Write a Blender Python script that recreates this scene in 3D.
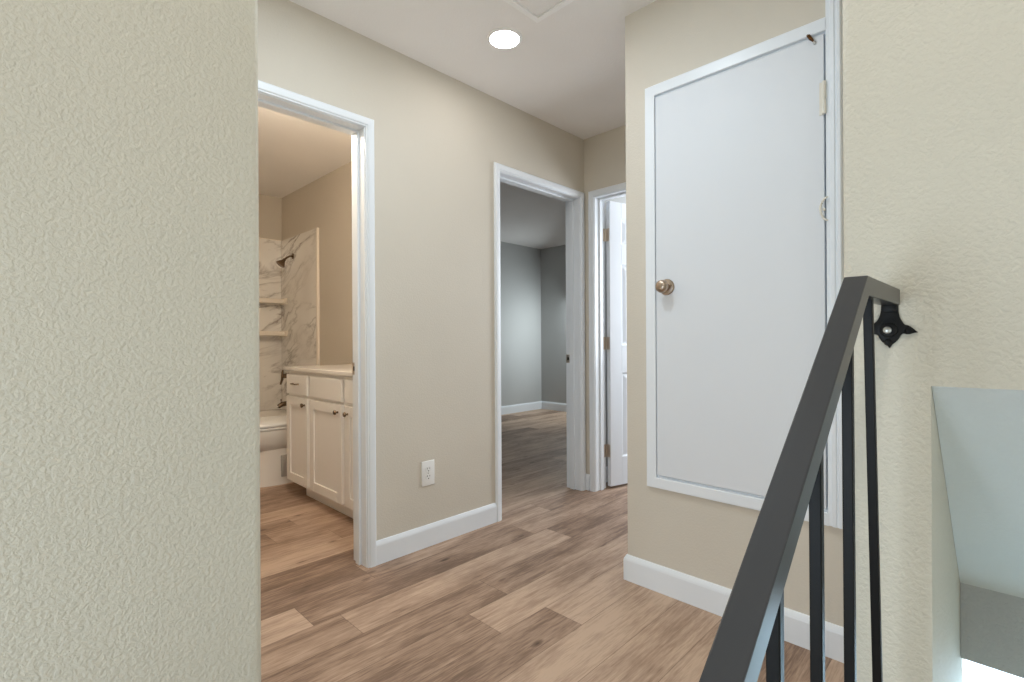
import bpy, bmesh, math, random
from mathutils import Vector, Matrix, Euler
R = math.radians
sc = bpy.context.scene
for o in list(bpy.data.objects):
    bpy.data.objects.remove(o)
COL = sc.collection

# ------------------------------------------------------------------ camera
EYE = 1.0499
CEIL = 2.473
YAW, PIT, ROL, FPX = R(44.58), R(0.009), R(-0.307), 498.82
cam_d = bpy.data.cameras.new('camera')
cam_d.sensor_width = 36.0
cam_d.lens = FPX / 1024 * 36.0
cam_d.clip_start = 0.02
cam = bpy.data.objects.new('camera', cam_d)
COL.objects.link(cam)
fw = Vector((math.cos(YAW) * math.cos(PIT), math.sin(YAW) * math.cos(PIT), math.sin(PIT)))
rt = Vector((math.sin(YAW), -math.cos(YAW), 0))
up = rt.cross(fw)
r2 = rt * math.cos(ROL) + up * math.sin(ROL)
u2 = -rt * math.sin(ROL) + up * math.cos(ROL)
m = Matrix((r2, u2, -fw)).transposed().to_4x4()
m.translation = Vector((0, 0, EYE))
cam.matrix_world = m
sc.camera = cam

# ------------------------------------------------------------------ world, exposure
sc.view_settings.view_transform = 'Standard'
sc.view_settings.look = 'None'
sc.view_settings.exposure = 0.15
sc.view_settings.gamma = 1.0
sc.view_settings.use_curve_mapping = False
w = bpy.data.worlds.new('overcast_sky')
sc.world = w
w.use_nodes = True
bg = w.node_tree.nodes['Background']
bg.inputs['Color'].default_value = (0.68, 0.86, 1.0, 1)
bg.inputs['Strength'].default_value = 3.6
sc.cycles.max_bounces = 12
sc.cycles.diffuse_bounces = 8
sc.cycles.sample_clamp_indirect = 8.0
sc.cycles.use_denoising = True


def lamp(name, kind, loc, power, color, size=0.1, size_y=None, rot=(0, 0, 0), portal=False):
    d = bpy.data.lights.new(name, kind)
    d.energy = power
    d.color = color
    if kind == 'AREA':
        d.shape = 'RECTANGLE' if size_y else 'DISK'
        d.size = size
        if size_y:
            d.size_y = size_y
        if portal:
            d.cycles.is_portal = True
    elif kind == 'SPOT':
        d.spot_size = R(150); d.spot_blend = 0.6; d.shadow_soft_size = size
    else:
        d.shadow_soft_size = size
    o = bpy.data.objects.new(name, d)
    o.location = loc
    o.rotation_euler = rot
    COL.objects.link(o)
    return o


# added stairwell fills, then assumed bedroom daylight and daylight of the stair-foot window
DAY = (0.86, 0.94, 1.0)
lamp('daylight_fill_stair', 'AREA', (-0.35, -0.94, 0.75), 7.0, (0.72, 0.90, 1.0), 1.6, 1.1, (R(90), 0, R(0)))  # added cool fill for near walls and hall; this wall has no window
lamp('daylight_fill_landing', 'AREA', (-1.48, 0.62, 0.55), 18.5, (0.67, 0.83, 1.0), 0.62, 1.3, (R(90), 0, R(-90)))  # added fill aimed at the hall; no window opening behind it
lamp('assumed_bedroom_daylight', 'AREA', (5.79, 4.18, 1.15), 25, (0.87, 0.97, 1.0), 0.7, 1.1, (R(68), 0, R(52)))  # fill for an assumed unseen window, tilted toward the far wall; no opening modelled
lamp('daylight_lower_window', 'AREA', (1.76, -0.09, -0.45), 4.5, (0.45, 0.78, 1.0), 0.32, 1.2, (R(90), 0, R(90)))
lamp('assumed_bathroom_lamp', 'POINT', (0.95, 2.5, 2.2), 23, (1.0, 0.86, 0.69), 0.08)  # assumed unseen lamp for the warm bathroom light; no fixture modelled
lamp('spare_room_fill', 'AREA', (4.3, 1.1, 1.5), 42, (0.86, 0.92, 1.0), 1.0, 1.2, (R(90), 0, R(90)))  # added fill that brightens the hall through the open door
# added fill lights at ceiling height over the hall and stairs, out of view
lamp('fill_hall_front', 'AREA', (0.80, 1.60, CEIL - 0.01), 2.0, (0.82, 0.92, 1.0), 0.14)
lamp('fill_hall_middle', 'AREA', (1.00, 1.05, CEIL - 0.01), 7.8, (0.80, 0.91, 1.0), 0.14)
lamp('fill_stairs', 'AREA', (0.0, -0.1, CEIL - 0.01), 6.8, (1.0, 0.95, 0.88), 0.14)

# ------------------------------------------------------------------ materials


class NT:
    def __init__(self, name):
        self.m = bpy.data.materials.new(name)
        self.m.use_nodes = True
        self.t = self.m.node_tree
        self.b = self.t.nodes['Principled BSDF']

    def n(self, typ, **kw):
        nd = self.t.nodes.new(typ)
        for k, v in kw.items():
            if k.startswith('i_'):
                nd.inputs[k[2:].replace('_', ' ')].default_value = v
            else:
                setattr(nd, k, v)
        return nd

    def l(self, a, b):
        self.t.links.new(a, b)

    def math(self, op, a, b=None, c=None):
        nd = self.t.nodes.new('ShaderNodeMath')
        nd.operation = op
        for i, v in enumerate((a, b, c)):
            if v is None:
                continue
            if isinstance(v, (int, float)):
                nd.inputs[i].default_value = v
            else:
                self.l(v, nd.inputs[i])
        return nd.outputs[0]

    def ramp(self, fac, stops):
        r = self.t.nodes.new('ShaderNodeValToRGB')
        while len(r.color_ramp.elements) < len(stops):
            r.color_ramp.elements.new(0.5)
        for e, (p, c) in zip(r.color_ramp.elements, stops):
            e.position = p
            e.color = (*c, 1) if len(c) == 3 else c
        self.l(fac, r.inputs[0])
        return r.outputs[0]

    def pos(self):
        return self.n('ShaderNodeNewGeometry').outputs['Position']

    def bump(self, h, strength, dist):
        b = self.n('ShaderNodeBump')
        b.inputs['Strength'].default_value = strength
        b.inputs['Distance'].default_value = dist
        self.l(h, b.inputs['Height'])
        self.l(b.outputs[0], self.b.inputs['Normal'])


def srgb(r, g, b):
    f = lambda c: (c / 255 / 12.92) if c / 255 <= 0.04045 else ((c / 255 + 0.055) / 1.055) ** 2.4
    return (f(r), f(g), f(b))


def plain(name, col, rough=0.5, metal=0.0, spec=0.5, bump=0.0, bscale=60.0, var=0.0):
    t = NT(name)
    t.b.inputs['Base Color'].default_value = (*col, 1)
    t.b.inputs['Roughness'].default_value = rough
    t.b.inputs['Metallic'].default_value = metal
    t.b.inputs['Specular IOR Level'].default_value = spec
    if bump or var:
        tc = t.n('ShaderNodeTexCoord').outputs['Object']
        ns = t.n('ShaderNodeTexNoise')
        ns.inputs['Scale'].default_value = bscale
        ns.inputs['Detail'].default_value = 3
        t.l(tc, ns.inputs['Vector'])
        if bump:
            t.bump(ns.outputs[0], 0.6, bump)
        if var:
            lo = tuple(c * (1 - var) for c in col); hi = tuple(min(1, c * (1 + var)) for c in col)
            t.l(t.ramp(ns.outputs[0], [(0.3, lo), (0.7, hi)]), t.b.inputs['Base Color'])
    return t.m


def paint(name, col, tex=1.0):
    t = NT(name)
    p = t.pos()
    big = t.n('ShaderNodeTexNoise'); big.inputs['Scale'].default_value = 1.6
    t.l(p, big.inputs['Vector'])
    lo = tuple(c * 0.975 for c in col); hi = tuple(c * 1.025 for c in col)
    t.l(t.ramp(big.outputs[0], [(0.3, lo), (0.7, hi)]), t.b.inputs['Base Color'])
    t.b.inputs['Roughness'].default_value = 0.62
    t.b.inputs['Specular IOR Level'].default_value = 0.35
    a = t.n('ShaderNodeTexNoise'); a.inputs['Scale'].default_value = 140; a.inputs['Detail'].default_value = 2.5; a.inputs['Roughness'].default_value = 0.5
    a.inputs['Distortion'].default_value = 0.4
    t.l(p, a.inputs['Vector'])
    h = t.ramp(a.outputs[0], [(0.36, (0, 0, 0)), (0.62, (1, 1, 1))])
    t.bump(h, 0.55 * tex, 0.0022)
    return t.m


def floor_mat():
    t = NT('vinyl_plank_floor')
    p = t.pos()
    s = t.n('ShaderNodeSeparateXYZ'); t.l(p, s.inputs[0])
    x, y = s.outputs[0], s.outputs[1]
    W, L = 0.177, 1.22
    v = t.math('DIVIDE', t.math('SUBTRACT', y, 1.114), W)
    k = t.math('FLOOR', v)
    off = t.math('ADD', t.math('MULTIPLY_ADD', k, -0.244, 1.49),
                 t.math('MULTIPLY', t.math('MULTIPLY', k, t.math('SUBTRACT', k, 1.0)), 0.2269))
    u = t.math('DIVIDE', t.math('SUBTRACT', x, off), L)
    j = t.math('FLOOR', u)
    hs = t.math('ADD', t.math('MULTIPLY_ADD', k, 10.342994, 3.087468), t.math('MULTIPLY', j, 7.45273))
    rnd = t.math('FRACT', t.math('MULTIPLY', t.math('SINE', hs), 91.7))
    # grain coordinates: stretched along the plank, shifted per plank
    g = t.n('ShaderNodeCombineXYZ')
    t.l(t.math('MULTIPLY', x, 1.0), g.inputs[0])
    t.l(t.math('MULTIPLY', y, 24.0), g.inputs[1])
    t.l(t.math('MULTIPLY', rnd, 37.0), g.inputs[2])
    n1 = t.n('ShaderNodeTexNoise'); n1.inputs['Scale'].default_value = 2.3; n1.inputs['Detail'].default_value = 6; n1.inputs['Roughness'].default_value = 0.7; n1.inputs['Distortion'].default_value = 0.7
    t.l(g.outputs[0], n1.inputs['Vector'])
    g2 = t.n('ShaderNodeCombineXYZ')
    t.l(t.math('MULTIPLY', x, 9.0), g2.inputs[0]); t.l(t.math('MULTIPLY', y, 90.0), g2.inputs[1]); t.l(t.math('MULTIPLY', rnd, 51.0), g2.inputs[2])
    n2 = t.n('ShaderNodeTexNoise'); n2.inputs['Scale'].default_value = 2.0; n2.inputs['Detail'].default_value = 4
    t.l(g2.outputs[0], n2.inputs['Vector'])
    g3 = t.n('ShaderNodeCombineXYZ')
    t.l(t.math('MULTIPLY', x, 2.2), g3.inputs[0]); t.l(t.math('MULTIPLY', y, 6.0), g3.inputs[1]); t.l(t.math('MULTIPLY', rnd, 19.0), g3.inputs[2])
    vo = t.n('ShaderNodeTexVoronoi'); vo.inputs['Scale'].default_value = 1.6; vo.inputs['Randomness'].default_value = 1.0
    t.l(g3.outputs[0], vo.inputs['Vector'])
    knot = t.ramp(vo.outputs['Distance'], [(0.02, (1, 1, 1)), (0.13, (0, 0, 0))])
    g4 = t.n('ShaderNodeCombineXYZ')
    t.l(t.math('MULTIPLY', x, 1.6), g4.inputs[0]); t.l(t.math('MULTIPLY', y, 6.5), g4.inputs[1]); t.l(t.math('MULTIPLY', rnd, 77.0), g4.inputs[2])
    n3 = t.n('ShaderNodeTexNoise'); n3.inputs['Scale'].default_value = 1.7; n3.inputs['Detail'].default_value = 2.5; n3.inputs['Roughness'].default_value = 0.5; n3.inputs['Distortion'].default_value = 0.4
    t.l(g4.outputs[0], n3.inputs['Vector'])
    f = t.math('ADD', t.math('MULTIPLY', n3.outputs[0], 0.34), t.math('MULTIPLY', n1.outputs[0], 0.34))
    f = t.math('ADD', f, t.math('MULTIPLY', n2.outputs[0], 0.24))
    f = t.math('ADD', f, t.math('MULTIPLY', t.math('SUBTRACT', rnd, 0.45), 0.19))
    f = t.math('SUBTRACT', f, t.math('MULTIPLY', knot, 0.20))
    col = t.ramp(f, [(0.22, srgb(84, 66, 54)), (0.38, srgb(133, 109, 92)), (0.47, srgb(167, 141, 121)), (0.60, srgb(199, 173, 151))])
    # seams
    fv = t.math('FRACT', v); fu = t.math('FRACT', u)
    ev = t.math('MULTIPLY', t.math('MINIMUM', fv, t.math('SUBTRACT', 1.0, fv)), W)
    eu = t.math('MULTIPLY', t.math('MINIMUM', fu, t.math('SUBTRACT', 1.0, fu)), L)
    e = t.math('MINIMUM', ev, eu)
    seam = t.math('LESS_THAN', e, 0.0011)
    mx = t.n('ShaderNodeMix', data_type='RGBA')
    t.l(t.math('MULTIPLY', seam, 0.55), mx.inputs[0]); t.l(col, mx.inputs[6]); mx.inputs[7].default_value = (*srgb(70, 50, 38), 1)
    t.l(mx.outputs[2], t.b.inputs['Base Color'])
    t.b.inputs['Roughness'].default_value = 0.52
    t.b.inputs['Specular IOR Level'].default_value = 0.3
    hh = t.math('SUBTRACT', t.math('MULTIPLY', n2.outputs[0], 0.5), seam)
    t.bump(hh, 0.25, 0.0012)
    return t.m


def marble_mat():
    t = NT('veined_marble')
    p = t.pos()
    sp = t.n('ShaderNodeSeparateXYZ'); t.l(p, sp.inputs[0])
    hz = t.math('SUBTRACT', sp.outputs[0], sp.outputs[1])
    cb = t.n('ShaderNodeCombineXYZ')
    t.l(t.math('ADD', t.math('MULTIPLY', hz, 1.0), t.math('MULTIPLY', sp.outputs[2], 0.55)), cb.inputs[0])
    t.l(t.math('ADD', t.math('MULTIPLY', hz, -1.3), t.math('MULTIPLY', sp.outputs[2], 3.2)), cb.inputs[1])
    n = t.n('ShaderNodeTexNoise'); n.inputs['Scale'].default_value = 1.55; n.inputs['Detail'].default_value = 5; n.inputs['Roughness'].default_value = 0.6; n.inputs['Distortion'].default_value = 0.5
    t.l(cb.outputs[0], n.inputs['Vector'])
    d = t.math('ABSOLUTE', t.math('SUBTRACT', n.outputs[0], 0.5))
    v = t.ramp(d, [(0.0, (0.0, 0.0, 0.0)), (0.014, (0.5, 0.5, 0.5)), (0.06, (1, 1, 1))])
    n2 = t.n('ShaderNodeTexNoise'); n2.inputs['Scale'].default_value = 1.7; n2.inputs['Detail'].default_value = 2
    t.l(p, n2.inputs['Vector'])
    base = t.ramp(n2.outputs[0], [(0.3, srgb(226, 222, 216)), (0.7, srgb(242, 240, 235))])
    strength = t.ramp(n2.outputs[0], [(0.40, (0.15, 0.15, 0.15)), (0.62, (0.9, 0.9, 0.9))])
    mx = t.n('ShaderNodeMix', data_type='RGBA')
    inv = t.math('MULTIPLY', t.math('SUBTRACT', 1.0, v), strength)
    t.l(inv, mx.inputs[0]); t.l(base, mx.inputs[6]); mx.inputs[7].default_value = (*srgb(120, 108, 98), 1)
    t.l(mx.outputs[2], t.b.inputs['Base Color'])
    t.b.inputs['Roughness'].default_value = 0.12
    return t.m


def emis(name, col, strength):
    t = NT(name)
    t.b.inputs['Base Color'].default_value = (*col, 1)
    t.b.inputs['Emission Color'].default_value = (*col, 1)
    t.b.inputs['Emission Strength'].default_value = strength
    return t.m


def glass_mat():
    t = NT('window_glass')
    tr = t.n('ShaderNodeBsdfTransparent')
    gl = t.n('ShaderNodeBsdfGlossy'); gl.inputs['Roughness'].default_value = 0.02
    fr = t.n('ShaderNodeFresnel'); fr.inputs['IOR'].default_value = 1.3
    mx = t.n('ShaderNodeMixShader')
    t.l(fr.outputs[0], mx.inputs[0]); t.l(tr.outputs[0], mx.inputs[1]); t.l(gl.outputs[0], mx.inputs[2])
    t.l(mx.outputs[0], t.t.nodes['Material Output'].inputs['Surface'])
    return t.m


M = {}
M['wall'] = paint('greige_wall_paint', srgb(211, 204, 191), 0.28)
M['rough_wall'] = paint('orange_peel_wall_paint', srgb(212, 206, 191), 0.74)
M['bath_wall'] = paint('bathroom_wall_paint', srgb(203, 195, 182))
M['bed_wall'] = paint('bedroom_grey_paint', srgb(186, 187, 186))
M['ceiling'] = paint('ceiling_paint', srgb(245, 243, 242), 0.5)
M['soffit'] = paint('stair_soffit_paint', srgb(226, 229, 227), 0.5)
M['trim'] = plain('white_trim_enamel', srgb(233, 238, 243), 0.32, 0, 0.5)
M['door'] = plain('white_door_enamel', srgb(222, 226, 231), 0.5, 0, 0.5, 0.0004, 25)
M['hatch'] = plain('hatch_frame_enamel', srgb(252, 252, 252), 0.4)
M['floor'] = floor_mat()
M['marble'] = marble_mat()
M['black_iron'] = plain('black_painted_iron', (0.008, 0.0075, 0.007), 0.42, 0, 0.18, 0.0004, 160)
M['rail'] = plain('dark_painted_steel', (0.046, 0.046, 0.048), 0.28, 0, 0.35)
M['nickel'] = plain('satin_nickel', srgb(206, 196, 184), 0.42, 1.0)
M['knob_metal'] = plain('brushed_knob_nickel', srgb(178, 160, 143), 0.30, 1.0)
M['bronze'] = plain('brushed_bronze', srgb(120, 102, 86), 0.25, 1.0)
M['white_plastic'] = plain('white_plastic', srgb(238, 238, 236), 0.35)
M['dark'] = plain('dark_slot', (0.02, 0.018, 0.016), 0.7)
M['cabinet'] = plain('white_cabinet_paint', srgb(240, 238, 234), 0.4, 0, 0.5, 0.0002, 40)
M['counter'] = plain('cultured_marble_top', srgb(236, 232, 226), 0.15, 0, 0.5, 0, 8, 0.02)
M['porcelain'] = plain('white_porcelain', srgb(234, 230, 224), 0.10, 0, 0.6)
M['acrylic'] = plain('cream_acrylic', srgb(240, 232, 220), 0.2)
M['lens'] = emis('lamp_lens', (1.0, 0.98, 0.96), 48.0)
M['brass'] = plain('aged_brass', srgb(92, 64, 36), 0.45, 0.9)
M['steel_screw'] = plain('worn_steel', srgb(190, 188, 182), 0.35, 1.0)
M['glass'] = glass_mat()
M['painted_metal'] = plain('overpainted_metal', srgb(226, 222, 210), 0.45)

# ------------------------------------------------------------------ mesh helpers


class MB:
    def __init__(self):
        self.bm = bmesh.new()

    def box(self, a, b, bev=0.0, seg=2):
        x0, x1 = sorted((a[0], b[0])); y0, y1 = sorted((a[1], b[1])); z0, z1 = sorted((a[2], b[2]))
        vs = [self.bm.verts.new(c) for c in ((x0, y0, z0), (x1, y0, z0), (x1, y1, z0), (x0, y1, z0), (x0, y0, z1), (x1, y0, z1), (x1, y1, z1), (x0, y1, z1))]
        fs = [self.bm.faces.new([vs[i] for i in q]) for q in ((0, 3, 2, 1), (4, 5, 6, 7), (0, 1, 5, 4), (1, 2, 6, 5), (2, 3, 7, 6), (3, 0, 4, 7))]
        if bev:
            es = list({e for f in fs for e in f.edges})
            bmesh.ops.bevel(self.bm, geom=es, offset=bev, segments=seg, affect='EDGES', profile=0.5)
        return self

    def prism(self, pts, axis, a, b, bev=0.0, seg=2):
        """polygon pts (2-D) extruded along axis from a to b. axis 'x': pts=(y,z); 'y': pts=(x,z); 'z': pts=(x,y)"""
        def mk(p, d):
            return {'x': (d, p[0], p[1]), 'y': (p[0], d, p[1]), 'z': (p[0], p[1], d)}[axis]
        A = [self.bm.verts.new(mk(p, a)) for p in pts]
        B = [self.bm.verts.new(mk(p, b)) for p in pts]
        fs = [self.bm.faces.new(A), self.bm.faces.new(list(reversed(B)))]
        n = len(pts)
        for i in range(n):
            fs.append(self.bm.faces.new((A[i], B[i], B[(i + 1) % n], A[(i + 1) % n])))
        bmesh.ops.recalc_face_normals(self.bm, faces=fs)
        if bev:
            es = list({e for f in fs for e in f.edges})
            bmesh.ops.bevel(self.bm, geom=es, offset=bev, segments=seg, affect='EDGES', profile=0.5)
        return self

    def loft(self, rings, cap0=True, cap1=True, closed=True):
        R_ = [[self.bm.verts.new(p) for p in r] for r in rings]
        n = len(rings[0])
        fs = []
        for a, b in zip(R_[:-1], R_[1:]):
            for i in range(n if closed else n - 1):
                fs.append(self.bm.faces.new((a[i], a[(i + 1) % n], b[(i + 1) % n], b[i])))
        if cap0:
            fs.append(self.bm.faces.new(list(reversed(R_[0]))))
        if cap1:
            fs.append(self.bm.faces.new(R_[-1]))
        bmesh.ops.recalc_face_normals(self.bm, faces=fs)
        return self

    def lathe(self, origin, axis, prof, n=32):
        """prof: (distance along axis, radius)"""
        ax = Vector(axis).normalized()
        s = Vector((0, 0, 1)) if abs(ax.z) < 0.9 else Vector((1, 0, 0))
        e1 = ax.cross(s).normalized(); e2 = ax.cross(e1)
        o = Vector(origin)
        rings = [[o + ax * d + (e1 * math.cos(2 * math.pi * i / n) + e2 * math.sin(2 * math.pi * i / n)) * max(r, 1e-4) for i in range(n)] for d, r in prof]
        return self.loft(rings)

    def tube(self, pts, r, n=10):
        pts = [Vector(p) for p in pts]
        rings = []
        for i, p in enumerate(pts):
            t = (pts[min(i + 1, len(pts) - 1)] - pts[max(i - 1, 0)]).normalized()
            s = Vector((0, 0, 1)) if abs(t.z) < 0.9 else Vector((1, 0, 0))
            e1 = t.cross(s).normalized(); e2 = t.cross(e1)
            rr = r[i] if isinstance(r, (list, tuple)) else r
            rings.append([p + (e1 * math.cos(2 * math.pi * k / n) + e2 * math.sin(2 * math.pi * k / n)) * rr for k in range(n)])
        return self.loft(rings)

    def xform(self, mat):
        bmesh.ops.transform(self.bm, matrix=mat, verts=self.bm.verts)
        return self

    def build(self, name, mat, parent=None, smooth=None, **props):
        me = bpy.data.meshes.new(name)
        off = Vector((0, 0, 0))
        q = parent
        while q is not None:
            off += q.location
            q = q.parent
        bmesh.ops.translate(self.bm, verts=self.bm.verts, vec=-off)
        self.bm.normal_update()
        self.bm.to_mesh(me)
        self.bm.free()
        me.materials.append(mat)
        if smooth is not None:
            for p in me.polygons:
                p.use_smooth = True
            me.set_sharp_from_angle(angle=R(smooth))
        o = bpy.data.objects.new(name, me)
        COL.objects.link(o)
        if parent is not None:
            o.parent = parent
        for k_, v_ in props.items():
            o[k_] = v_
        return o


def struct(name, mb, mat, **kw):
    return mb.build(name, mat, None, kind='structure', **kw)


def empty(name, loc, **props):
    o = bpy.data.objects.new(name, None)
    o.empty_display_size = 0.1
    o.location = loc
    COL.objects.link(o)
    for k_, v_ in props.items():
        o[k_] = v_
    return o


def thing(name, loc, label, cat, group=None):
    o = empty(name, loc, label=label, category=cat)
    if group:
        o['group'] = group
    return o


# ------------------------------------------------------------------ shell dimensions
CE = CEIL
YL, WT = 2.1128, 0.12              # hall back wall front face, wall thickness
YL2 = YL + WT
XF = 2.8766; XF2 = XF + WT         # end wall of the hall
XR = 1.9164                        # closet wall
YR = 1.18                          # its outer corner
XW = 1.03; YA, YB = 0.0823, 0.2005  # end of the stair wall
YN = 1.0; XN = 0.3390              # near wall beside the upper flight
BX0, BX1, BY1 = 0.20, 1.9164, 5.0733    # bathroom
RX1, RY1 = 5.83, 5.11              # bedroom
# door openings
D1 = (0.462, 1.1715, 2.045)
D2 = (2.047, 2.818, 2.045)
D3 = (1.262, 2.020, 2.045)
LANDZ = -0.57

# ---- floors
f = MB()
f.box((0.62, YN + WT, -0.2), (6.2, 5.3, 0))
f.box((XN, YN + WT, -0.2), (0.62, YL, 0))
f.box((0.1, YL, -0.2), (0.62, 5.3, 0))
f.box((0.62, YB, -0.2), (6.2, YN + WT, 0))
f.box((0.62, 0.15, -0.2), (XW, YB, 0))
struct('floor', f, M['floor'])
st = MB()
for i in range(3):
    st.box((0.62 - 0.25 * (i + 1), 0.15, LANDZ), (0.62 - 0.25 * i + 0.02, YN, -0.19 * (i + 1)), 0.004)
st.box((-1.5, -0.95, LANDZ - 0.2), (0.12, YN, LANDZ))
for i in range(7):
    st.box((0.12 + 0.25 * i, -0.95, LANDZ - 0.19 * (i + 1) - 0.25), (0.12 + 0.25 * (i + 1) + 0.02, YA, LANDZ - 0.19 * (i + 1)), 0.004)
struct('stair_floor', st, M['floor'])
c = MB()
c.box((-1.6, -1.1, CE), (6.2, 5.3, CE + 0.1))
struct('ceiling', c, M['ceiling'])

# ---- walls
b = MB()
b.prism([(-1.5, YN), (XN, YN), (XN, YL), (XN - WT, YL), (XN - WT, YN + WT), (-1.5, YN + WT)], 'z', LANDZ, CE)
es = [e for e in b.bm.edges if all(abs(v.co.x - XN) < 1e-5 and abs(v.co.y - YN) < 1e-5 for v in e.verts)]
bmesh.ops.bevel(b.bm, geom=es, offset=0.012, segments=4, affect='EDGES', profile=0.5)
struct('wall_left', b, M['rough_wall'], label='textured cream wall beside the camera, ending at an outside corner')
b = MB()
for x0, x1, z0 in ((XN - WT, D1[0] - 0.018, 0), (D1[1] + 0.018, D2[0] - 0.018, 0), (D2[1] + 0.018, XF2, 0), (D1[0] - 0.018, D1[1] + 0.018, D1[2] + 0.018), (D2[0] - 0.018, D2[1] + 0.018, D2[2] + 0.018)):
    b.box((x0, YL, z0), (x1, YL2, CE))
struct('wall_back', b, M['wall'])
b = MB()
b.box((XF, YR, 0), (XF2, D3[0] - 0.018, CE))
b.box((XF, D3[1] + 0.018, 0), (XF2, YL, CE))
b.box((XF, D3[0] - 0.018, D3[2] + 0.018), (XF2, D3[1] + 0.018, CE))
struct('wall_end', b, M['wall'])
# closet wall: opening y .418-1.034, z .484-2.066
CY0, CY1, CZ0, CZ1 = 0.4175, 1.0335, 0.4835, 2.066
b = MB()
b.box((XR, CY1 + 0.012, 0), (XR + 0.1, YR, CE))
b.box((XR, YB, 0), (XR + 0.1, CY0 - 0.012, CE))
b.box((XR, CY0 - 0.012, CZ1 + 0.012), (XR + 0.1, CY1 + 0.012, CE))
b.box((XR, CY0 - 0.012, 0), (XR + 0.1, CY1 + 0.012, CZ0 - 0.012))
b.box((XR + 0.1, YR - WT, 0), (XF2, YR, CE))
b.box((XR + 0.7, YB, 0), (XR + 0.75, YR - WT, CE))
struct('wall_closet', b, M['wall'])
# right wall with the stair opening under it
b = MB()
b.box((XW, YA, -3.0), (1.92, YB, CE))
b.box((XW, -0.95, 0.975), (XW + WT, YA, CE))
es = [e for e in b.bm.edges if all(abs(v.co.x - XW) < 1e-5 and abs(v.co.y - YB) < 1e-5 for v in e.verts)]
bmesh.ops.bevel(b.bm, geom=es, offset=0.010, segments=4, affect='EDGES', profile=0.5)
struct('wall_right', b, M['rough_wall'], label='textured cream wall carrying the stair railing bracket')
b = MB()
XS, ZS, ZH = 1.715, 0.425, 0.232
b.prism([(XW + 0.004, 0.975), (XW + 0.16, 0.975), (XS + 0.12, ZS + 0.1), (XS + 0.12, ZS), (XS, ZS)], 'y', -0.95, YA - 0.0005)
struct('wall_stair_soffit', b, M['soffit'], label='sloping painted soffit over the lower flight of stairs')
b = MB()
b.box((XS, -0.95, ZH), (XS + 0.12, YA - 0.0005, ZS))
struct('wall_header', b, M['bed_wall'], label='header under the stair soffit, its shade put into the grey, over the bright window')  # darker grey than the other stair walls carries the header's shade
# lower end wall below the window at the foot of the stairs
b = MB()
b.box((XS, -0.95, -3.0), (XS + 0.12, YA, -1.2))
b.box((XS, -0.95, -1.2), (XS + 0.12, -0.27, ZH))
struct('wall_lower', b, M['wall'])
b = MB()
b.box((-1.6, -1.05, -3.0), (1.92, -0.95, CE))
struct('wall_front', b, M['wall'])
b = MB()
b.box((-1.6, -0.95, LANDZ - 0.2), (-1.5, YN + WT, CE))
struct('wall_landing', b, M['wall'])
b = MB()
b.box((BX1, YL2, 0), (2.0, BY1, CE))
b.box((BX0 - 0.1, YL2, 0), (BX0, BY1, CE))
b.box((BX0 - 0.1, BY1, 0), (2.0, BY1 + 0.1, CE))
b.box((BX0, YL2, 0), (D1[0] - 0.02, YL2 + 0.004, CE))
struct('wall_bathroom', b, M['bath_wall'])
b = MB()
b.box((2.0, RY1, 0), (RX1, RY1 + 0.1, CE))
b.box((RX1, YL2 - 0.1, 0), (RX1 + 0.1, RY1 + 0.1, CE))
b.box((XF2, YL, 0), (RX1, YL2, CE))
b.box((2.0, YL2 + 0.004, 0), (2.006, RY1, CE))
struct('wall_bedroom', b, M['bed_wall'])
b = MB()
b.box((XF2, YB, 0), (4.5, YB + 0.08, CE))
b.box((4.5, YB, 0), (4.6, YL, CE))
struct('wall_spare_room', b, M['bed_wall'])

# window at the foot of the stairs
wn = empty('window_1', (XS + 0.06, -0.09, -1.2), kind='structure', label='bright window at the foot of the stairs')
b = MB()
for a_, c_ in (((XS + 0.04, -0.27, ZH - 0.006), (XS + 0.09, YA, ZH)), ((XS + 0.04, -0.27, -1.2), (XS + 0.09, YA, -1.16)),
               ((XS + 0.04, -0.27, -1.16), (XS + 0.09, -0.235, ZH - 0.006))):
    b.box(a_, c_)
b.build('window_frame', M['trim'], wn)
MB().box((XS + 0.062, -0.235, -1.16), (XS + 0.068, YA, ZH - 0.006)).build('pane', M['glass'], wn)

# ------------------------------------------------------------------ trim
BBP = [(0, 0), (0.014, 0), (0.014, 0.088), (0.012, 0.096), (0.006, 0.108), (0.004, 0.110), (0, 0.110)]


def base_run(mb, a, b_, n, h=1.0):
    """baseboard from a to b (2-D points on the wall), n = outward normal"""
    a = Vector(a); b_ = Vector(b_); n = Vector(n)
    rings = []
    for p in (a, b_):
        rings.append([(p.x + n.x * d, p.y + n.y * d, z * h) for d, z in BBP])
    mb.loft(rings)
    return mb


b = MB()
base_run(b, (D1[1] + 0.040, YL), (D2[0] - 0.052, YL), (0, -1))
struct('baseboard_back', b, M['trim'])
b = MB()
# wraps the outer corner of the closet wall with a mitre
rings = []
for (px, py), (nx, ny) in (((XR, YB), (-1, 0)), ((XR, YR), (-1, 1)), ((XF, YR), (0, 1))):
    rings.append([(px + nx * d, py + ny * d, z) for d, z in BBP])
b.loft(rings)
struct('baseboard_closet', b, M['trim'])
b = MB(); base_run(b, (XF, D3[1] + 0.05), (XF, YL), (-1, 0)); struct('baseboard_end', b, M['trim'])
b = MB()
base_run(b, (2.006, RY1), (RX1, RY1), (0, -1), 1.08)
base_run(b, (RX1, YL2), (RX1, RY1 - 0.015), (-1, 0), 1.08)
struct('baseboard_bedroom', b, M['trim'])
b = MB(); base_run(b, (XF2 + 0.06, YL), (4.5, YL), (0, -1)); struct('baseboard_spare_room', b, M['trim'])

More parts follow.
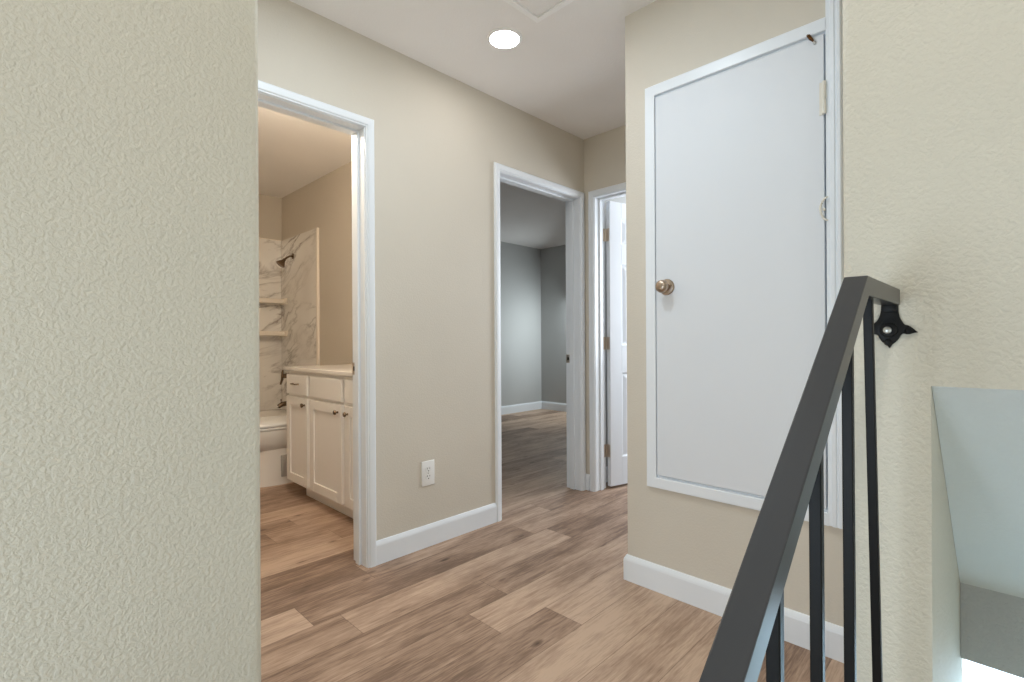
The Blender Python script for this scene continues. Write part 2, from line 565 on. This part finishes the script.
CASP = [(0.0, 0.0), (0.0, 0.008), (0.003, 0.010), (0.009, 0.010), (0.011, 0.0135), (0.015, 0.015), (0.037, 0.0165), (0.043, 0.0160), (0.048, 0.012), (0.050, 0.008), (0.050, 0.0)]
CASP = [(w_ * 0.88, d_) for w_, d_ in CASP]


def casing(mb, axis, plane, sgn, a0, a1, top, z0=0.0, prof=CASP, bottom=None):
    """U-shaped mitred casing round an opening a0..a1 up to top; depth sgn*d from plane; axis = horizontal axis"""
    def P(a, z, d):
        return (a, plane + sgn * d, z) if axis == 'x' else (plane + sgn * d, a, z)
    rings = []
    for k_ in range(4):
        ring = []
        for w_, d in prof:
            if k_ == 0: a, z = a0 - w_, (z0 if bottom is None else bottom - w_)
            elif k_ == 1: a, z = a0 - w_, top + w_
            elif k_ == 2: a, z = a1 + w_, top + w_
            else: a, z = a1 + w_, z0
            ring.append(P(a, z, d))
        rings.append(ring)
    mb.loft(rings)
    return mb


def jambs(mb, axis, p0, p1, a0, a1, top, th=0.018):
    def bx(aa, ab, za, zb):
        if axis == 'x': mb.box((aa, p0, za), (ab, p1, zb), 0.0015, 1)
        else: mb.box((p0, aa, za), (p1, ab, zb), 0.0015, 1)
    bx(a0 - th, a0, 0, top + th); bx(a1, a1 + th, 0, top + th); bx(a0, a1, top, top + th)
    return mb


def stops(mb, axis, p0, p1, a0, a1, top, th=0.011):
    def bx(aa, ab, za, zb):
        if axis == 'x': mb.box((aa, p0, za), (ab, p1, zb), 0.002, 2)
        else: mb.box((p0, aa, za), (p1, ab, zb), 0.002, 2)
    bx(a0, a0 + th, 0, top); bx(a1 - th, a1, 0, top); bx(a0 + th, a1 - th, top - th, top)
    return mb


RV = 0.004


def door_frame(name, D, label, stop0):
    e = empty(name, ((D[0] + D[1]) / 2, YL, 0), kind='structure', label=label)
    casing(MB(), 'x', YL, -1, D[0] - RV, D[1] + RV - 0.0, D[2] + RV).build('casing', M['trim'], e, 25)
    jambs(MB(), 'x', YL - 0.001, YL2 + 0.001, D[0], D[1], D[2]).build('jamb', M['trim'], e)
    stops(MB(), 'x', YL + stop0, YL + stop0 + 0.036, D[0], D[1], D[2]).build('door_stop', M['trim'], e)
    b_ = MB()
    b_.box((D[1] - 0.0012, YL2 - 0.036, 0.893), (D[1] + 0.001, YL2 + 0.001, 0.951), 0.0004, 1)
    pl = b_.build('strike_plate', M['nickel'], e, None, label='small nickel strike plate in the jamb')
    MB().box((D[1] - 0.0016, YL2 - 0.026, 0.912), (D[1], YL2 - 0.010, 0.932)).build('strike_hole', M['dark'], pl)
    return e


door_frame('door_1', D1, 'white cased doorway opening into the bathroom', 0.046)
door_frame('door_2', D2, 'white cased doorway opening into the empty bedroom', 0.046)

# door 3: six panel door standing open at the end of the hall
e3 = empty('door_3', (XF, (D3[0] + D3[1]) / 2, 0), kind='structure', label='white six-panel door standing open at the end of the hall')
casing(MB(), 'y', XF, -1, D3[0] - RV, D3[1] + RV, D3[2] + RV).build('casing', M['trim'], e3, 25)
jambs(MB(), 'y', XF - 0.001, XF2 + 0.001, D3[0], D3[1], D3[2]).build('jamb', M['trim'], e3)
stops(MB(), 'y', XF + 0.046, XF + 0.082, D3[0], D3[1], D3[2]).build('door_stop', M['trim'], e3)
LW, LT, LZ0, LZ1 = 0.752, 0.035, 0.018, 2.038


def six_panel():
    """local: u along the width from the hinge (0..LW), thickness v from 0 to -LT (visible side -LT), z"""
    mb = MB()
    st_, mu = 0.112, 0.10
    cols = ((st_, LW / 2 - mu / 2), (LW / 2 + mu / 2, LW - st_))
    rows = ((0.215, 0.82), (1.015, 1.597), (1.737, 1.925))
    g = 0.0
    mb.box((0, 0, LZ0), (st_, -LT, LZ1), 0.0015, 1)
    mb.box((LW - st_, 0, LZ0), (LW, -LT, LZ1), 0.0015, 1)
    zs = [LZ0] + [z for r_ in rows for z in r_] + [LZ1]
    for i in range(0, len(zs), 2):
        mb.box((st_, 0, zs[i]), (LW - st_, -LT, zs[i + 1]))
    for r0, r1 in rows:
        mb.box((LW / 2 - mu / 2, 0, r0), (LW / 2 + mu / 2, -LT, r1))
        for c0, c1 in cols:
            mb.box((c0, -0.010, r0), (c1, -LT + 0.010, r1))
            for s_ in (-LT, 0):
                d = 1 if s_ == -LT else -1
                def ring(ins, dep): return [(c0 + ins, s_ + d * dep, r0 + ins), (c1 - ins, s_ + d * dep, r0 + ins), (c1 - ins, s_ + d * dep, r1 - ins), (c0 + ins, s_ + d * dep, r1 - ins)]
                mb.loft([ring(0.0, 0.001), ring(0.012, 0.0095)], False, False)
                mb.loft([ring(0.018, 0.0098), ring(0.042, 0.003)], False, True)
    return mb


TH = R(76)
PIN = Vector((XF2 + 0.006, D3[1] - 0.003, 0))
dirw = Vector((math.sin(TH), -math.cos(TH), 0)); dirt = Vector((math.cos(TH), math.sin(TH), 0))
mat3 = Matrix(((dirw.x, dirt.x, 0, PIN.x), (dirw.y, dirt.y, 0, PIN.y), (0, 0, 1, 0), (0, 0, 0, 1)))
lf = six_panel().xform(mat3 @ Matrix.Translation((0.003, -0.004, 0))).build('door_leaf', M['door'], e3)
for z in (0.268, 1.031, 1.80):
    h = MB()
    h.lathe((PIN.x, PIN.y, z - 0.044), (0, 0, 1), [(0, 0.0), (0, 0.0062), (0.088, 0.0062), (0.088, 0.0)], 14)
    h.box((PIN.x - 0.034, D3[1] - 0.0035, z - 0.044), (PIN.x, D3[1] - 0.0005, z + 0.044))
    h2 = MB().box((0.0, 0.0, z - 0.044), (0.0026, -0.031, z + 0.044)).xform(mat3 @ Matrix.Translation((0.0008, -0.004, 0)))
    hin = h.build('hinge', M['nickel'], e3, 40, label='satin nickel butt hinge')
    h2.build('hinge_leaf', M['nickel'], hin)
kb = MB().lathe((LW - 0.06, -LT - 0.004, 0.93), (0, -1, 0), [(0, 0.0), (0, 0.032), (0.006, 0.030), (0.010, 0.014), (0.026, 0.012), (0.034, 0.022), (0.046, 0.027), (0.056, 0.024), (0.062, 0.0)], 24).xform(mat3)
kb.build('door_knob', M['nickel'], lf, 40)

# door 4: raised closet door with casing
e4 = empty('door_4', (XR, (CY0 + CY1) / 2, CZ0), kind='structure', label='flat white closet door set above the floor with a nickel knob')
FLAT = [(0.0, 0.0), (0.0, 0.013), (0.002, 0.015), (0.041, 0.015), (0.044, 0.013), (0.044, 0.0)]
b = MB()
rings = []
for a, z, kk in ((CY0 - 0.004, CZ0 - 0.006, 0), (CY1 + 0.001, CZ0 - 0.006, 1), (CY1 + 0.001, CZ1 + 0.005, 2), (CY0 - 0.004, CZ1 + 0.005, 3)):
    ring = []
    for w_, d in FLAT:
        ww = w_ if kk in (1, 2) else 0
        ring.append((XR - d, a + ww, z + (-w_ if kk < 2 else w_)))
    rings.append(ring)
b.loft(rings)
b.build('casing', M['trim'], e4)
b = MB()
PROFV = [(0.0, 0.0), (0.0, 0.015), (0.012, 0.015), (0.014, 0.021), (0.024, 0.022), (0.027, 0.018), (0.030, 0.018), (0.033, 0.022), (0.041, 0.022), (0.044, 0.017), (0.046, 0.0)]
ya = CY0 - 0.0
b.loft([[(XR - d, ya - 0.003 - w_, z) for w_, d in PROFV] for z in (CZ0 - 0.047, CE)])
b.build('side_trim', M['trim'], e4, 20)
b = MB()
b.box((XR - 0.0005, CY0 - 0.012, CZ0 - 0.012), (XR + 0.1, CY0, CZ1 + 0.012))
b.box((XR - 0.0005, CY1, CZ0 - 0.012), (XR + 0.1, CY1 + 0.012, CZ1 + 0.012))
b.box((XR - 0.0005, CY0, CZ1), (XR + 0.1, CY1, CZ1 + 0.012))
b.box((XR - 0.0005, CY0, CZ0 - 0.012), (XR + 0.1, CY1, CZ0))
b.build('jamb', M['trim'], e4)
leaf4 = MB().box((XR - 0.011, CY0 + 0.0035, CZ0 + 0.004), (XR + 0.024, CY1 - 0.0015, CZ1 - 0.004), 0.002, 2).build('door_leaf', M['door'], e4)
KX = XR - 0.011; KY, KZ = 0.983, 1.268
kn = MB().lathe((KX, KY, KZ), (-1, 0, 0), [(0, 0.0), (0, 0.0325), (0.003, 0.0330), (0.007, 0.030), (0.010, 0.016), (0.024, 0.012), (0.028, 0.016), (0.034, 0.0235), (0.043, 0.0265), (0.052, 0.0245), (0.058, 0.018), (0.0605, 0.010), (0.061, 0.0)], 36).build('door_knob', M['knob_metal'], leaf4, 35, label='round satin nickel knob on a rosette')
MB().lathe((KX - 0.0075, KY - 0.021, KZ + 0.004), (-1, 0, 0), [(0, 0), (0, 0.0028), (0.0012, 0.0028), (0.0012, 0)], 10).build('rosette_hole', M['dark'], kn)
# painted-over hinge on the right edge
hb = MB()
hb.lathe((XR - 0.019, CY0 + 0.001, 1.795), (0, 0, 1), [(0, 0), (0, 0.0065), (0.026, 0.0065), (0.027, 0.0058), (0.053, 0.0058), (0.054, 0.0065), (0.107, 0.0065), (0.107, 0)], 12)
hb.box((XR - 0.014, CY0 + 0.004, 1.795), (XR - 0.0105, CY0 + 0.016, 1.902))
hb.build('hinge', M['painted_metal'], e4, 40, label='hinge painted over in cream')
# bent white catch hook
pts = []
for i in range(13):
    a = math.pi * (0.06 + 0.88 * i / 12)
    pts.append((XR - 0.021 - 0.005 * math.sin(a), CY0 - 0.014 + 0.026 * math.sin(a), 1.4795 + 0.040 * math.cos(a)))
hk = MB().tube(pts, [0.0022] + [0.0034] * 11 + [0.0022], 10)
hk.lathe((XR - 0.011, CY0 + 0.003, 1.4795), (-1, 0, 0), [(0, 0), (0, 0.0045), (0.010, 0.0045), (0.012, 0.003), (0.012, 0)], 12)
hk.build('catch_hook', M['painted_metal'], e4, 50, label='small bent hook painted white')
# little brass clip at the top corner
ck = MB()
ck.tube([(XR - 0.020, 0.466, 2.073), (XR - 0.026, 0.461, 2.066), (XR - 0.024, 0.455, 2.055), (XR - 0.018, 0.449, 2.047)], [0.003, 0.0055, 0.0055, 0.003], 10)
ckb = ck.build('catch_clip', M['brass'], e4, 50, label='tarnished brass clip at the top corner')
MB().lathe((XR - 0.0105, 0.446, 2.042), (-1, 0, 0), [(0, 0), (0, 0.005), (0.006, 0.004), (0.008, 0)], 12).build('clip_screw', M['steel_screw'], ckb, 40)

# ------------------------------------------------------------------ recessed light
LXY = (1.652, 1.667)
t = thing('ceiling_light', (LXY[0], LXY[1], CE), 'round recessed white ceiling downlight, switched on', 'ceiling light')
tr = MB()
prof = [(0.0, 0.084), (0.003, 0.083), (0.0055, 0.077), (0.006, 0.070), (0.003, 0.0675), (-0.001, 0.0675), (-0.001, 0.084)]
n = 48
rings = [[(LXY[0] + r_ * math.cos(2 * math.pi * i / n), LXY[1] + r_ * math.sin(2 * math.pi * i / n), CE - d) for i in range(n)] for d, r_ in prof]
tr.loft(rings, False, False)
tr.build('trim_ring', M['hatch'], t, 40)
ln = MB().lathe((LXY[0], LXY[1], CE), (0, 0, -1), [(0.0, 0.0), (0.0, 0.0672), (0.003, 0.0672), (0.0042, 0.055), (0.0048, 0.0)], 48)
ln.build('lens', M['lens'], t, 60, label='glowing lens')

# attic hatch
HX1, HY1 = 1.662, 1.470
HX0, HY0 = HX1 - 0.58, HY1 - 0.72
t = thing('attic_hatch', ((HX0 + HX1) / 2, (HY0 + HY1) / 2, CE), 'white framed attic access hatch in the hall ceiling', 'attic hatch')
b = MB()
hp = [(0.002, 0.0), (0.002, 0.009), (0.004, 0.010), (0.028, 0.007), (0.031, 0.005), (0.031, 0.0)]
rings = []
for sx, sy in ((0, 0), (1, 0), (1, 1), (0, 1), (0, 0)):
    rings.append([((HX0 + 0.024 - w_) if sx == 0 else (HX1 - 0.024 + w_), (HY0 + 0.024 - w_) if sy == 0 else (HY1 - 0.024 + w_), CE - d) for w_, d in hp])
b.loft(rings, False, False)
b.build('frame', M['hatch'], t)
MB().box((HX0 + 0.024, HY0 + 0.024, CE - 0.003), (HX1 - 0.024, HY1 - 0.024, CE - 0.0002), 0.001, 1).build('panel', M['ceiling'], t)

# ------------------------------------------------------------------ outlet
OX, OZ = 1.5208, 0.374
t = thing('wall_outlet', (OX, YL, OZ), 'white duplex wall outlet low on the hall wall between the doorways', 'outlet')
b = MB().box((OX - 0.040, YL - 0.006, OZ - 0.0635), (OX + 0.040, YL, OZ + 0.0635), 0.003, 3)
b.build('cover_plate', M['white_plastic'], t, 30)
for dz in (0.0195, -0.0195):
    b = MB()
    pts = []
    for i in range(28):
        a = 2 * math.pi * i / 28
        pts.append((OX + max(-0.0155, min(0.0155, 0.0175 * math.cos(a))), OZ + dz + 0.0165 * math.sin(a)))
    b.prism(pts, 'y', YL - 0.0078, YL - 0.005)
    rc = b.build('receptacle', M['white_plastic'], t, 30)
    s_ = MB()
    s_.box((OX - 0.0085, YL - 0.0082, OZ + dz + 0.001), (OX - 0.0060, YL - 0.0077, OZ + dz + 0.010))
    s_.box((OX + 0.0060, YL - 0.0082, OZ + dz + 0.002), (OX + 0.0085, YL - 0.0077, OZ + dz + 0.009))
    s_.lathe((OX, YL - 0.0077, OZ + dz - 0.007), (0, -1, 0), [(0, 0), (0, 0.003), (0.0005, 0.003), (0.0005, 0)], 12)
    s_.build('slots', M['dark'], rc)
MB().lathe((OX, YL - 0.0058, OZ), (0, -1, 0), [(0, 0), (0, 0.0035), (0.001, 0.003), (0.0012, 0)], 12).build('screw', M['steel_screw'], t, 40)

# ------------------------------------------------------------------ stair railing
RY0, RYB = 0.1207, 0.1465     # right (stair) side and left side of the cap
t = thing('stair_railing', (0.43, 0.134, 0.0), 'black painted iron stair railing with square balusters, fixed to the right wall', 'railing')
SL = (1.1291 - 0.8281) / (0.7588 - 0.335)
XB_ = 0.7588
X0 = -0.10
RH = 0.0255
topz = lambda x: 1.1300 if x >= XB_ else 1.1300 - SL * (XB_ - x)
ang = math.atan(SL)
vh = RH / math.cos(ang)          # vertical thickness on the slope
kx = XB_ + RH * math.tan(ang / 2)
outline = [(X0, topz(X0)), (XB_, 1.130), (XW, 1.1315), (XW, 1.1315 - RH), (kx, 1.1305 - RH), (X0, topz(X0) - vh)]
b = MB().prism(outline, 'y', RY0, RYB, 0.0013, 2)
b.build('top_rail', M['rail'], t, None, label='dark grey satin steel top rail')
botz = lambda x: (0.07 if x >= 0.64 else 0.07 - SL * (0.64 - x))
outline = [(X0, botz(X0) - 0.012), (0.64, botz(0.64) - 0.010), (XW - 0.002, 0.060), (XW - 0.002, 0.078), (0.64, 0.078), (X0, botz(X0) + 0.008)]
MB().prism(outline, 'y', RY0 + 0.003, RYB - 0.003, 0.002, 2).build('bottom_rail', M['black_iron'], t, 35)
hb_ = 0.0056
for bx, lean in ((0.838, 0.046), (0.709, 0.006), (0.5655, 0.004), (0.4385, 0.0), (0.29, 0.0), (0.145, 0.0)):
    zt = topz(bx) - (RH if bx > XB_ else vh) + 0.003
    zb_ = botz(bx + lean * 2.3) + 0.006
    b = MB()
    cy = 0.1335
    xb2 = bx + lean * (zt - zb_) / 0.45
    rr = []
    for xx, zz in ((xb2, zb_), (bx, zt)):
        rr.append([(xx - hb_, cy - hb_, zz), (xx + hb_, cy - hb_, zz), (xx + hb_, cy + hb_, zz), (xx - hb_, cy + hb_, zz)])
    b.loft(rr)
    bmesh.ops.bevel(b.bm, geom=[e for e in b.bm.edges if abs(e.verts[0].co.z - e.verts[1].co.z) > 0.3], offset=0.0012, segments=2, affect='EDGES', profile=0.5)
    b.build('baluster', M['black_iron'], t, None, label='square black iron baluster')
# post carrying the railing down at the landing end
MB().box((X0 - 0.028, RY0 - 0.001, LANDZ), (X0 + 0.002, RYB + 0.001, topz(X0) + 0.004), 0.002, 2).build('newel_post', M['black_iron'], t)


# wall bracket: cast iron flange with pointed lobes (outline measured on the wall plane)
def on_wall(px, py):
    d = fw + r2 * ((px - 512) / FPX) + u2 * ((341 - py) / FPX)
    s_ = XW / d.x
    return (d.y * s_, EYE + d.z * s_)


S = 60 / 546
bo = [(150, 165), (150, 225), (140, 275), (122, 315), (104, 338), (82, 348), (82, 450), (118, 452), (132, 480), (158, 518), (196, 540), (228, 578),
      (246, 545), (282, 520), (312, 488), (330, 452), (352, 440), (384, 450), (420, 446), (455, 434), (488, 434), (462, 412), (432, 388), (398, 366), (365, 362), (345, 338), (322, 300), (306, 240), (304, 170)]
poly = [on_wall(865 + a * S, 285 + c_ * S) for a, c_ in bo]
b = MB().prism(poly, 'x', XW - 0.0065, XW + 0.0005, 0.0018, 2)
fl = b.build('wall_bracket', M['black_iron'], t, 40, label='black cast iron wall flange with pointed lobes')
cyz = on_wall(865 + 222 * S, 285 + 410 * S)
b = MB().lathe((XW - 0.006, cyz[0], cyz[1]), (-1, 0, 0), [(0, 0), (0, 0.0125), (0.003, 0.0115), (0.004, 0.009), (0.004, 0)], 28)
lb = on_wall(865 + 405 * S, 285 + 415 * S)
b.lathe((XW - 0.006, lb[0], lb[1]), (-1, 0, 0), [(0, 0), (0, 0.006), (0.003, 0.004), (0.004, 0)], 16)
lb = on_wall(865 + 215 * S, 285 + 520 * S)
b.lathe((XW - 0.006, lb[0], lb[1]), (-1, 0, 0), [(0, 0), (0, 0.006), (0.003, 0.004), (0.004, 0)], 16)
b.build('boss', M['black_iron'], fl, 40)
cyz2 = on_wall(865 + 212 * S, 285 + 412 * S)
MB().lathe((XW - 0.0098, cyz2[0], cyz2[1]), (-1, 0, 0), [(0, 0), (0, 0.0062), (0.002, 0.0056), (0.0032, 0.003), (0.0034, 0)], 20).build('screw', M['steel_screw'], fl, 40, label='silver screw head')
nk0 = on_wall(865 + 152 * S, 285 + 165 * S); nk1 = on_wall(865 + 303 * S, 285 + 165 * S)
MB().box((XW - 0.0085, nk1[0] + 0.0008, 1.1315 - RH - 0.012), (XW + 0.0005, nk0[0] - 0.0008, 1.1315 - RH + 0.004), 0.002, 2).build('neck', M['black_iron'], fl, 40)

# low stringer wall under the railing
b = MB()
b.prism([(-0.13, LANDZ), (XW, LANDZ), (XW, 0.03), (0.66, 0.03), (-0.13, 0.03 - SL * 0.79)], 'y', YA + 0.002, 0.149)
struct('wall_stringer', b, M['wall'])

# ------------------------------------------------------------------ bathroom: vanity
VX, VY0, VY1 = 1.385, 2.262, 3.545
t = thing('vanity_cabinet', ((VX + BX1) / 2, (VY0 + VY1) / 2, 0), 'white shaker bathroom vanity cabinet with drawers and bronze knobs', 'vanity')
b = MB()
b.box((VX, VY0, 0.088), (BX1 - 0.002, VY1, 0.853), 0.0015, 1)
b.build('carcass', M['cabinet'], t)
MB().box((VX + 0.060, VY0, 0.0), (BX1 - 0.01, VY1 - 0.13, 0.088)).build('toe_kick', M['cabinet'], t)


def shaker(y0, y1, z0, z1, fr=0.057):
    mb = MB()
    X1 = VX - 0.001; X2 = VX - 0.020
    mb.box((X1, y0, z0), (X2, y0 + fr, z1), 0.0015, 1); mb.box((X1, y1 - fr, z0), (X2, y1, z1), 0.0015, 1)
    mb.box((X1, y0 + fr, z0), (X2, y1 - fr, z0 + fr), 0.0015, 1); mb.box((X1, y0 + fr, z1 - fr), (X2, y1 - fr, z1), 0.0015, 1)
    mb.box((X1, y0 + fr, z0 + fr), (X2 + 0.009, y1 - fr, z1 - fr))
    return mb


def knob(parent, y, z):
    MB().lathe((VX - 0.020, y, z), (-1, 0, 0), [(0, 0), (0, 0.007), (0.003, 0.006), (0.010, 0.0055), (0.014, 0.012), (0.020, 0.0145), (0.025, 0.012), (0.027, 0)], 20).build('knob', M['bronze'], parent, 40, label='round bronze knob')


dz0, dz1 = 0.103, 0.681
for y0, y1, ky in ((3.212, 3.545, 3.247), (2.742, 3.172, 2.782), (2.272, 2.700, 2.662)):
    d = shaker(y0, y1, dz0, dz1).build('cabinet_door', M['cabinet'], t)
    knob(d, ky, 0.638)
dr = MB().box((VX - 0.001, 3.212, 0.697), (VX - 0.020, 3.545, 0.832), 0.006, 2).build('drawer', M['cabinet'], t)
hd = MB().tube([(VX - 0.020, 3.425, 0.770), (VX - 0.040, 3.420, 0.770), (VX - 0.045, 3.400, 0.770), (VX - 0.045, 3.360, 0.770), (VX - 0.040, 3.340, 0.770), (VX - 0.020, 3.335, 0.770)], 0.005, 10)
hd.build('drawer_pull', M['bronze'], dr, 50, label='bronze bar pull')
for y0, y1 in ((2.742, 3.172), (2.272, 2.700)):
    MB().box((VX - 0.001, y0, 0.697), (VX - 0.020, y1, 0.832), 0.006, 2).build('false_drawer_front', M['cabinet'], t)
MB().box((VX - 0.026, VY0 - 0.02, 0.8535), (BX1 - 0.002, VY1 + 0.022, 0.880), 0.005, 3).build('countertop', M['counter'], t, 40, label='glossy cream countertop')
MB().box((BX1 - 0.022, VY0 - 0.02, 0.8805), (BX1 - 0.002, VY1 + 0.022, 0.895), 0.003, 2).build('backsplash', M['counter'], t)

# ------------------------------------------------------------------ toilet
TY = 4.005
t = thing('toilet', (1.5, TY, 0), 'white porcelain toilet between the vanity and the bathtub', 'toilet')


def oval(cx, rxf, rxb, ry, z, n=40, p=2.3):
    pts = []
    for i in range(n):
        a = 2 * math.pi * i / n
        c_, s_ = math.cos(a), math.sin(a)
        rx = rxf if c_ < 0 else rxb
        pts.append((cx + math.copysign(abs(c_) ** (2 / p), c_) * rx, TY + math.copysign(abs(s_) ** (2 / p), s_) * ry, z))
    return pts


b = MB()
b.loft([oval(1.50, 0.27, 0.28, 0.205, 0.0, p=3.2), oval(1.50, 0.27, 0.28, 0.203, 0.02, p=3.2), oval(1.50, 0.262, 0.28, 0.192, 0.12, p=3.0), oval(1.50, 0.262, 0.28, 0.188, 0.22, p=2.8), oval(1.49, 0.28, 0.28, 0.186, 0.262, p=2.6)])
b.build('pedestal', M['porcelain'], t, 60)
b = MB()
b.loft([oval(1.46, 0.22, 0.26, 0.15, 0.235), oval(1.45, 0.28, 0.27, 0.186, 0.262), oval(1.44, 0.315, 0.27, 0.204, 0.31), oval(1.435, 0.335, 0.27, 0.211, 0.36), oval(1.43, 0.345, 0.27, 0.213, 0.395), oval(1.43, 0.342, 0.27, 0.210, 0.405)])
b.build('bowl', M['porcelain'], t, 60)
b = MB()
b.loft([oval(1.43, 0.345, 0.24, 0.213, 0.4075), oval(1.43, 0.350, 0.24, 0.217, 0.411), oval(1.43, 0.350, 0.24, 0.217, 0.421), oval(1.43, 0.346, 0.24, 0.213, 0.425)])
b.build('seat', M['white_plastic'], t, 60)
b = MB()
b.loft([oval(1.43, 0.345, 0.24, 0.214, 0.4275), oval(1.43, 0.352, 0.24, 0.219, 0.432), oval(1.43, 0.352, 0.24, 0.219, 0.445), oval(1.43, 0.340, 0.23, 0.208, 0.455), oval(1.43, 0.25, 0.17, 0.13, 0.463)])
b.build('lid', M['white_plastic'], t, 60)
b = MB()
b.box((1.70, TY - 0.21, 0.40), (1.90, TY + 0.21, 0.745), 0.02, 3)
tk = b.build('tank', M['porcelain'], t, 50)
MB().box((1.69, TY - 0.22, 0.747), (1.908, TY + 0.22, 0.785), 0.010, 3).build('tank_lid', M['porcelain'], tk, 50)
# recess with bolt cover on the near side of the pedestal
b = MB()
b.box((1.425, TY - 0.2045, 0.055), (1.56, TY - 0.188, 0.215), 0.004, 2)
b.build('trapway_recess', plain('grey_recess', srgb(178, 174, 168), 0.4), t, 40, label='grey recess at the side of the pedestal')

# ------------------------------------------------------------------ bathtub and surround
t = thing('bathtub', (1.06, 4.66, 0), 'white alcove bathtub behind the toilet', 'bathtub')
TX0, TX1, TB0, TB1 = BX0 + 0.004, BX1 - 0.004, 4.262, BY1 - 0.004


def rr(x0, x1, y0, y1, z, r_=0.06, k_=6):
    pts = []
    for cx, cy, a0 in ((x1 - r_, y1 - r_, 0), (x0 + r_, y1 - r_, 90), (x0 + r_, y0 + r_, 180), (x1 - r_, y0 + r_, 270)):
        for i in range(k_ + 1):
            a = R(a0 + 90 * i / k_)
            pts.append((cx + r_ * math.cos(a), cy + r_ * math.sin(a), z))
    return pts


b = MB()
b.loft([rr(TX0, TX1, TB0, TB1, 0.0, 0.004), rr(TX0, TX1, TB0, TB1, 0.385, 0.004), rr(TX0 + 0.006, TX1 - 0.006, TB0 + 0.008, TB1 - 0.006, 0.395, 0.01),
        rr(TX0 + 0.07, TX1 - 0.08, TB0 + 0.075, TB1 - 0.06, 0.392, 0.10), rr(TX0 + 0.10, TX1 - 0.12, TB0 + 0.10, TB1 - 0.08, 0.36, 0.12), rr(TX0 + 0.22, TX1 - 0.17, TB0 + 0.13, TB1 - 0.11, 0.09, 0.12), rr(TX0 + 0.30, TX1 - 0.25, TB0 + 0.2, TB1 - 0.18, 0.07, 0.10)], True, True)
b.build('tub_shell', M['porcelain'], t, 50)

t = thing('shower_surround', (1.06, BY1, 0.4), 'veined marble-look shower wall surround above the bathtub', 'shower surround')
ST = 2.045
MB().box((BX0 + 0.003, BY1 - 0.012, 0.398), (BX1 - 0.013, BY1 - 0.001, ST)).build('back_panel', M['marble'], t)
MB().box((BX1 - 0.012, 4.262, 0.398), (BX1 - 0.001, BY1 - 0.001, ST)).build('side_panel', M['marble'], t)
MB().box((BX1 - 0.022, 4.228, 0.398), (BX1 - 0.001, 4.262, ST), 0.004, 2).build('edge_trim', M['acrylic'], t, 40, label='cream vertical edge strip')
MB().box((BX0 + 0.003, BY1 - 0.016, ST), (BX1 - 0.012, BY1 - 0.001, ST + 0.008), 0.002, 1).build('cap_trim', M['acrylic'], t)
for zz in (1.462, 1.150):
    b = MB()
    pr = [(BY1 - 0.013, zz - 0.035), (BY1 - 0.06, zz - 0.040), (BY1 - 0.135, zz - 0.040), (BY1 - 0.145, zz - 0.032), (BY1 - 0.145, zz + 0.002), (BY1 - 0.138, zz + 0.006), (BY1 - 0.013, zz)]
    b.prism(pr, 'x', 1.10, BX1 - 0.030, 0.003, 2)
    sh = b.build('shelf', M['acrylic'], t, 40, label='cream moulded shelf board')
    MB().prism([(BY1 - 0.013, zz - 0.050), (BY1 - 0.172, zz - 0.044), (BY1 - 0.188, zz - 0.020), (BY1 - 0.188, zz + 0.012), (BY1 - 0.013, zz + 0.012)], 'x', BX1 - 0.032, BX1 - 0.013, 0.004, 2).build('end_bracket', M['acrylic'], sh, 40)

t = thing('shower_sprayer', (BX1 - 0.012, 4.775, 1.86), 'bronze shower head on a short arm on the marble wall', 'shower head')
sx = BX1 - 0.012
MB().lathe((sx, 4.775, 1.862), (-1, 0, 0), [(0, 0), (0, 0.028), (0.004, 0.027), (0.010, 0.014), (0.012, 0)], 20).build('flange', M['bronze'], t, 40)
MB().tube([(sx - 0.005, 4.775, 1.862), (sx - 0.03, 4.775, 1.858), (sx - 0.055, 4.776, 1.842), (sx - 0.075, 4.777, 1.822)], 0.0095, 12).build('arm', M['bronze'], t, 50)
dv = Vector((-0.62, 0.0, -0.78)).normalized()
MB().lathe((sx - 0.072, 4.777, 1.826), dv, [(0, 0), (0, 0.014), (0.018, 0.015), (0.026, 0.020), (0.060, 0.040), (0.070, 0.042), (0.073, 0.038), (0.073, 0)], 28).build('head', M['bronze'], t, 40)

t = thing('tub_valve', (sx, 4.80, 0.735), 'bronze tub valve handle on the marble wall over the spout', 'tap')
MB().lathe((sx, 4.80, 0.735), (-1, 0, 0), [(0, 0), (0, 0.070), (0.004, 0.068), (0.010, 0.045), (0.014, 0.024), (0.070, 0.022), (0.098, 0.020), (0.102, 0)], 28).build('escutcheon', M['bronze'], t, 40)
MB().tube([(sx - 0.088, 4.80, 0.790), (sx - 0.092, 4.80, 0.760), (sx - 0.095, 4.80, 0.700), (sx - 0.110, 4.80, 0.655)], [0.008, 0.011, 0.011, 0.008], 12).build('lever', M['bronze'], t, 50)
t = thing('tub_spout', (sx, 4.80, 0.475), 'bronze tub spout on the marble wall below the valve', 'tap')
MB().tube([(sx, 4.80, 0.475), (sx - 0.06, 4.80, 0.475), (sx - 0.10, 4.80, 0.470), (sx - 0.125, 4.80, 0.455), (sx - 0.128, 4.80, 0.440)], [0.026, 0.024, 0.023, 0.021, 0.018], 16).build('spout', M['bronze'], t, 50)
MB().lathe((sx - 0.105, 4.80, 0.488), (0, 0, 1), [(0, 0), (0, 0.004), (0.02, 0.004), (0.021, 0.008), (0.030, 0.008), (0.031, 0)], 12).build('diverter_knob', M['bronze'], t, 40)
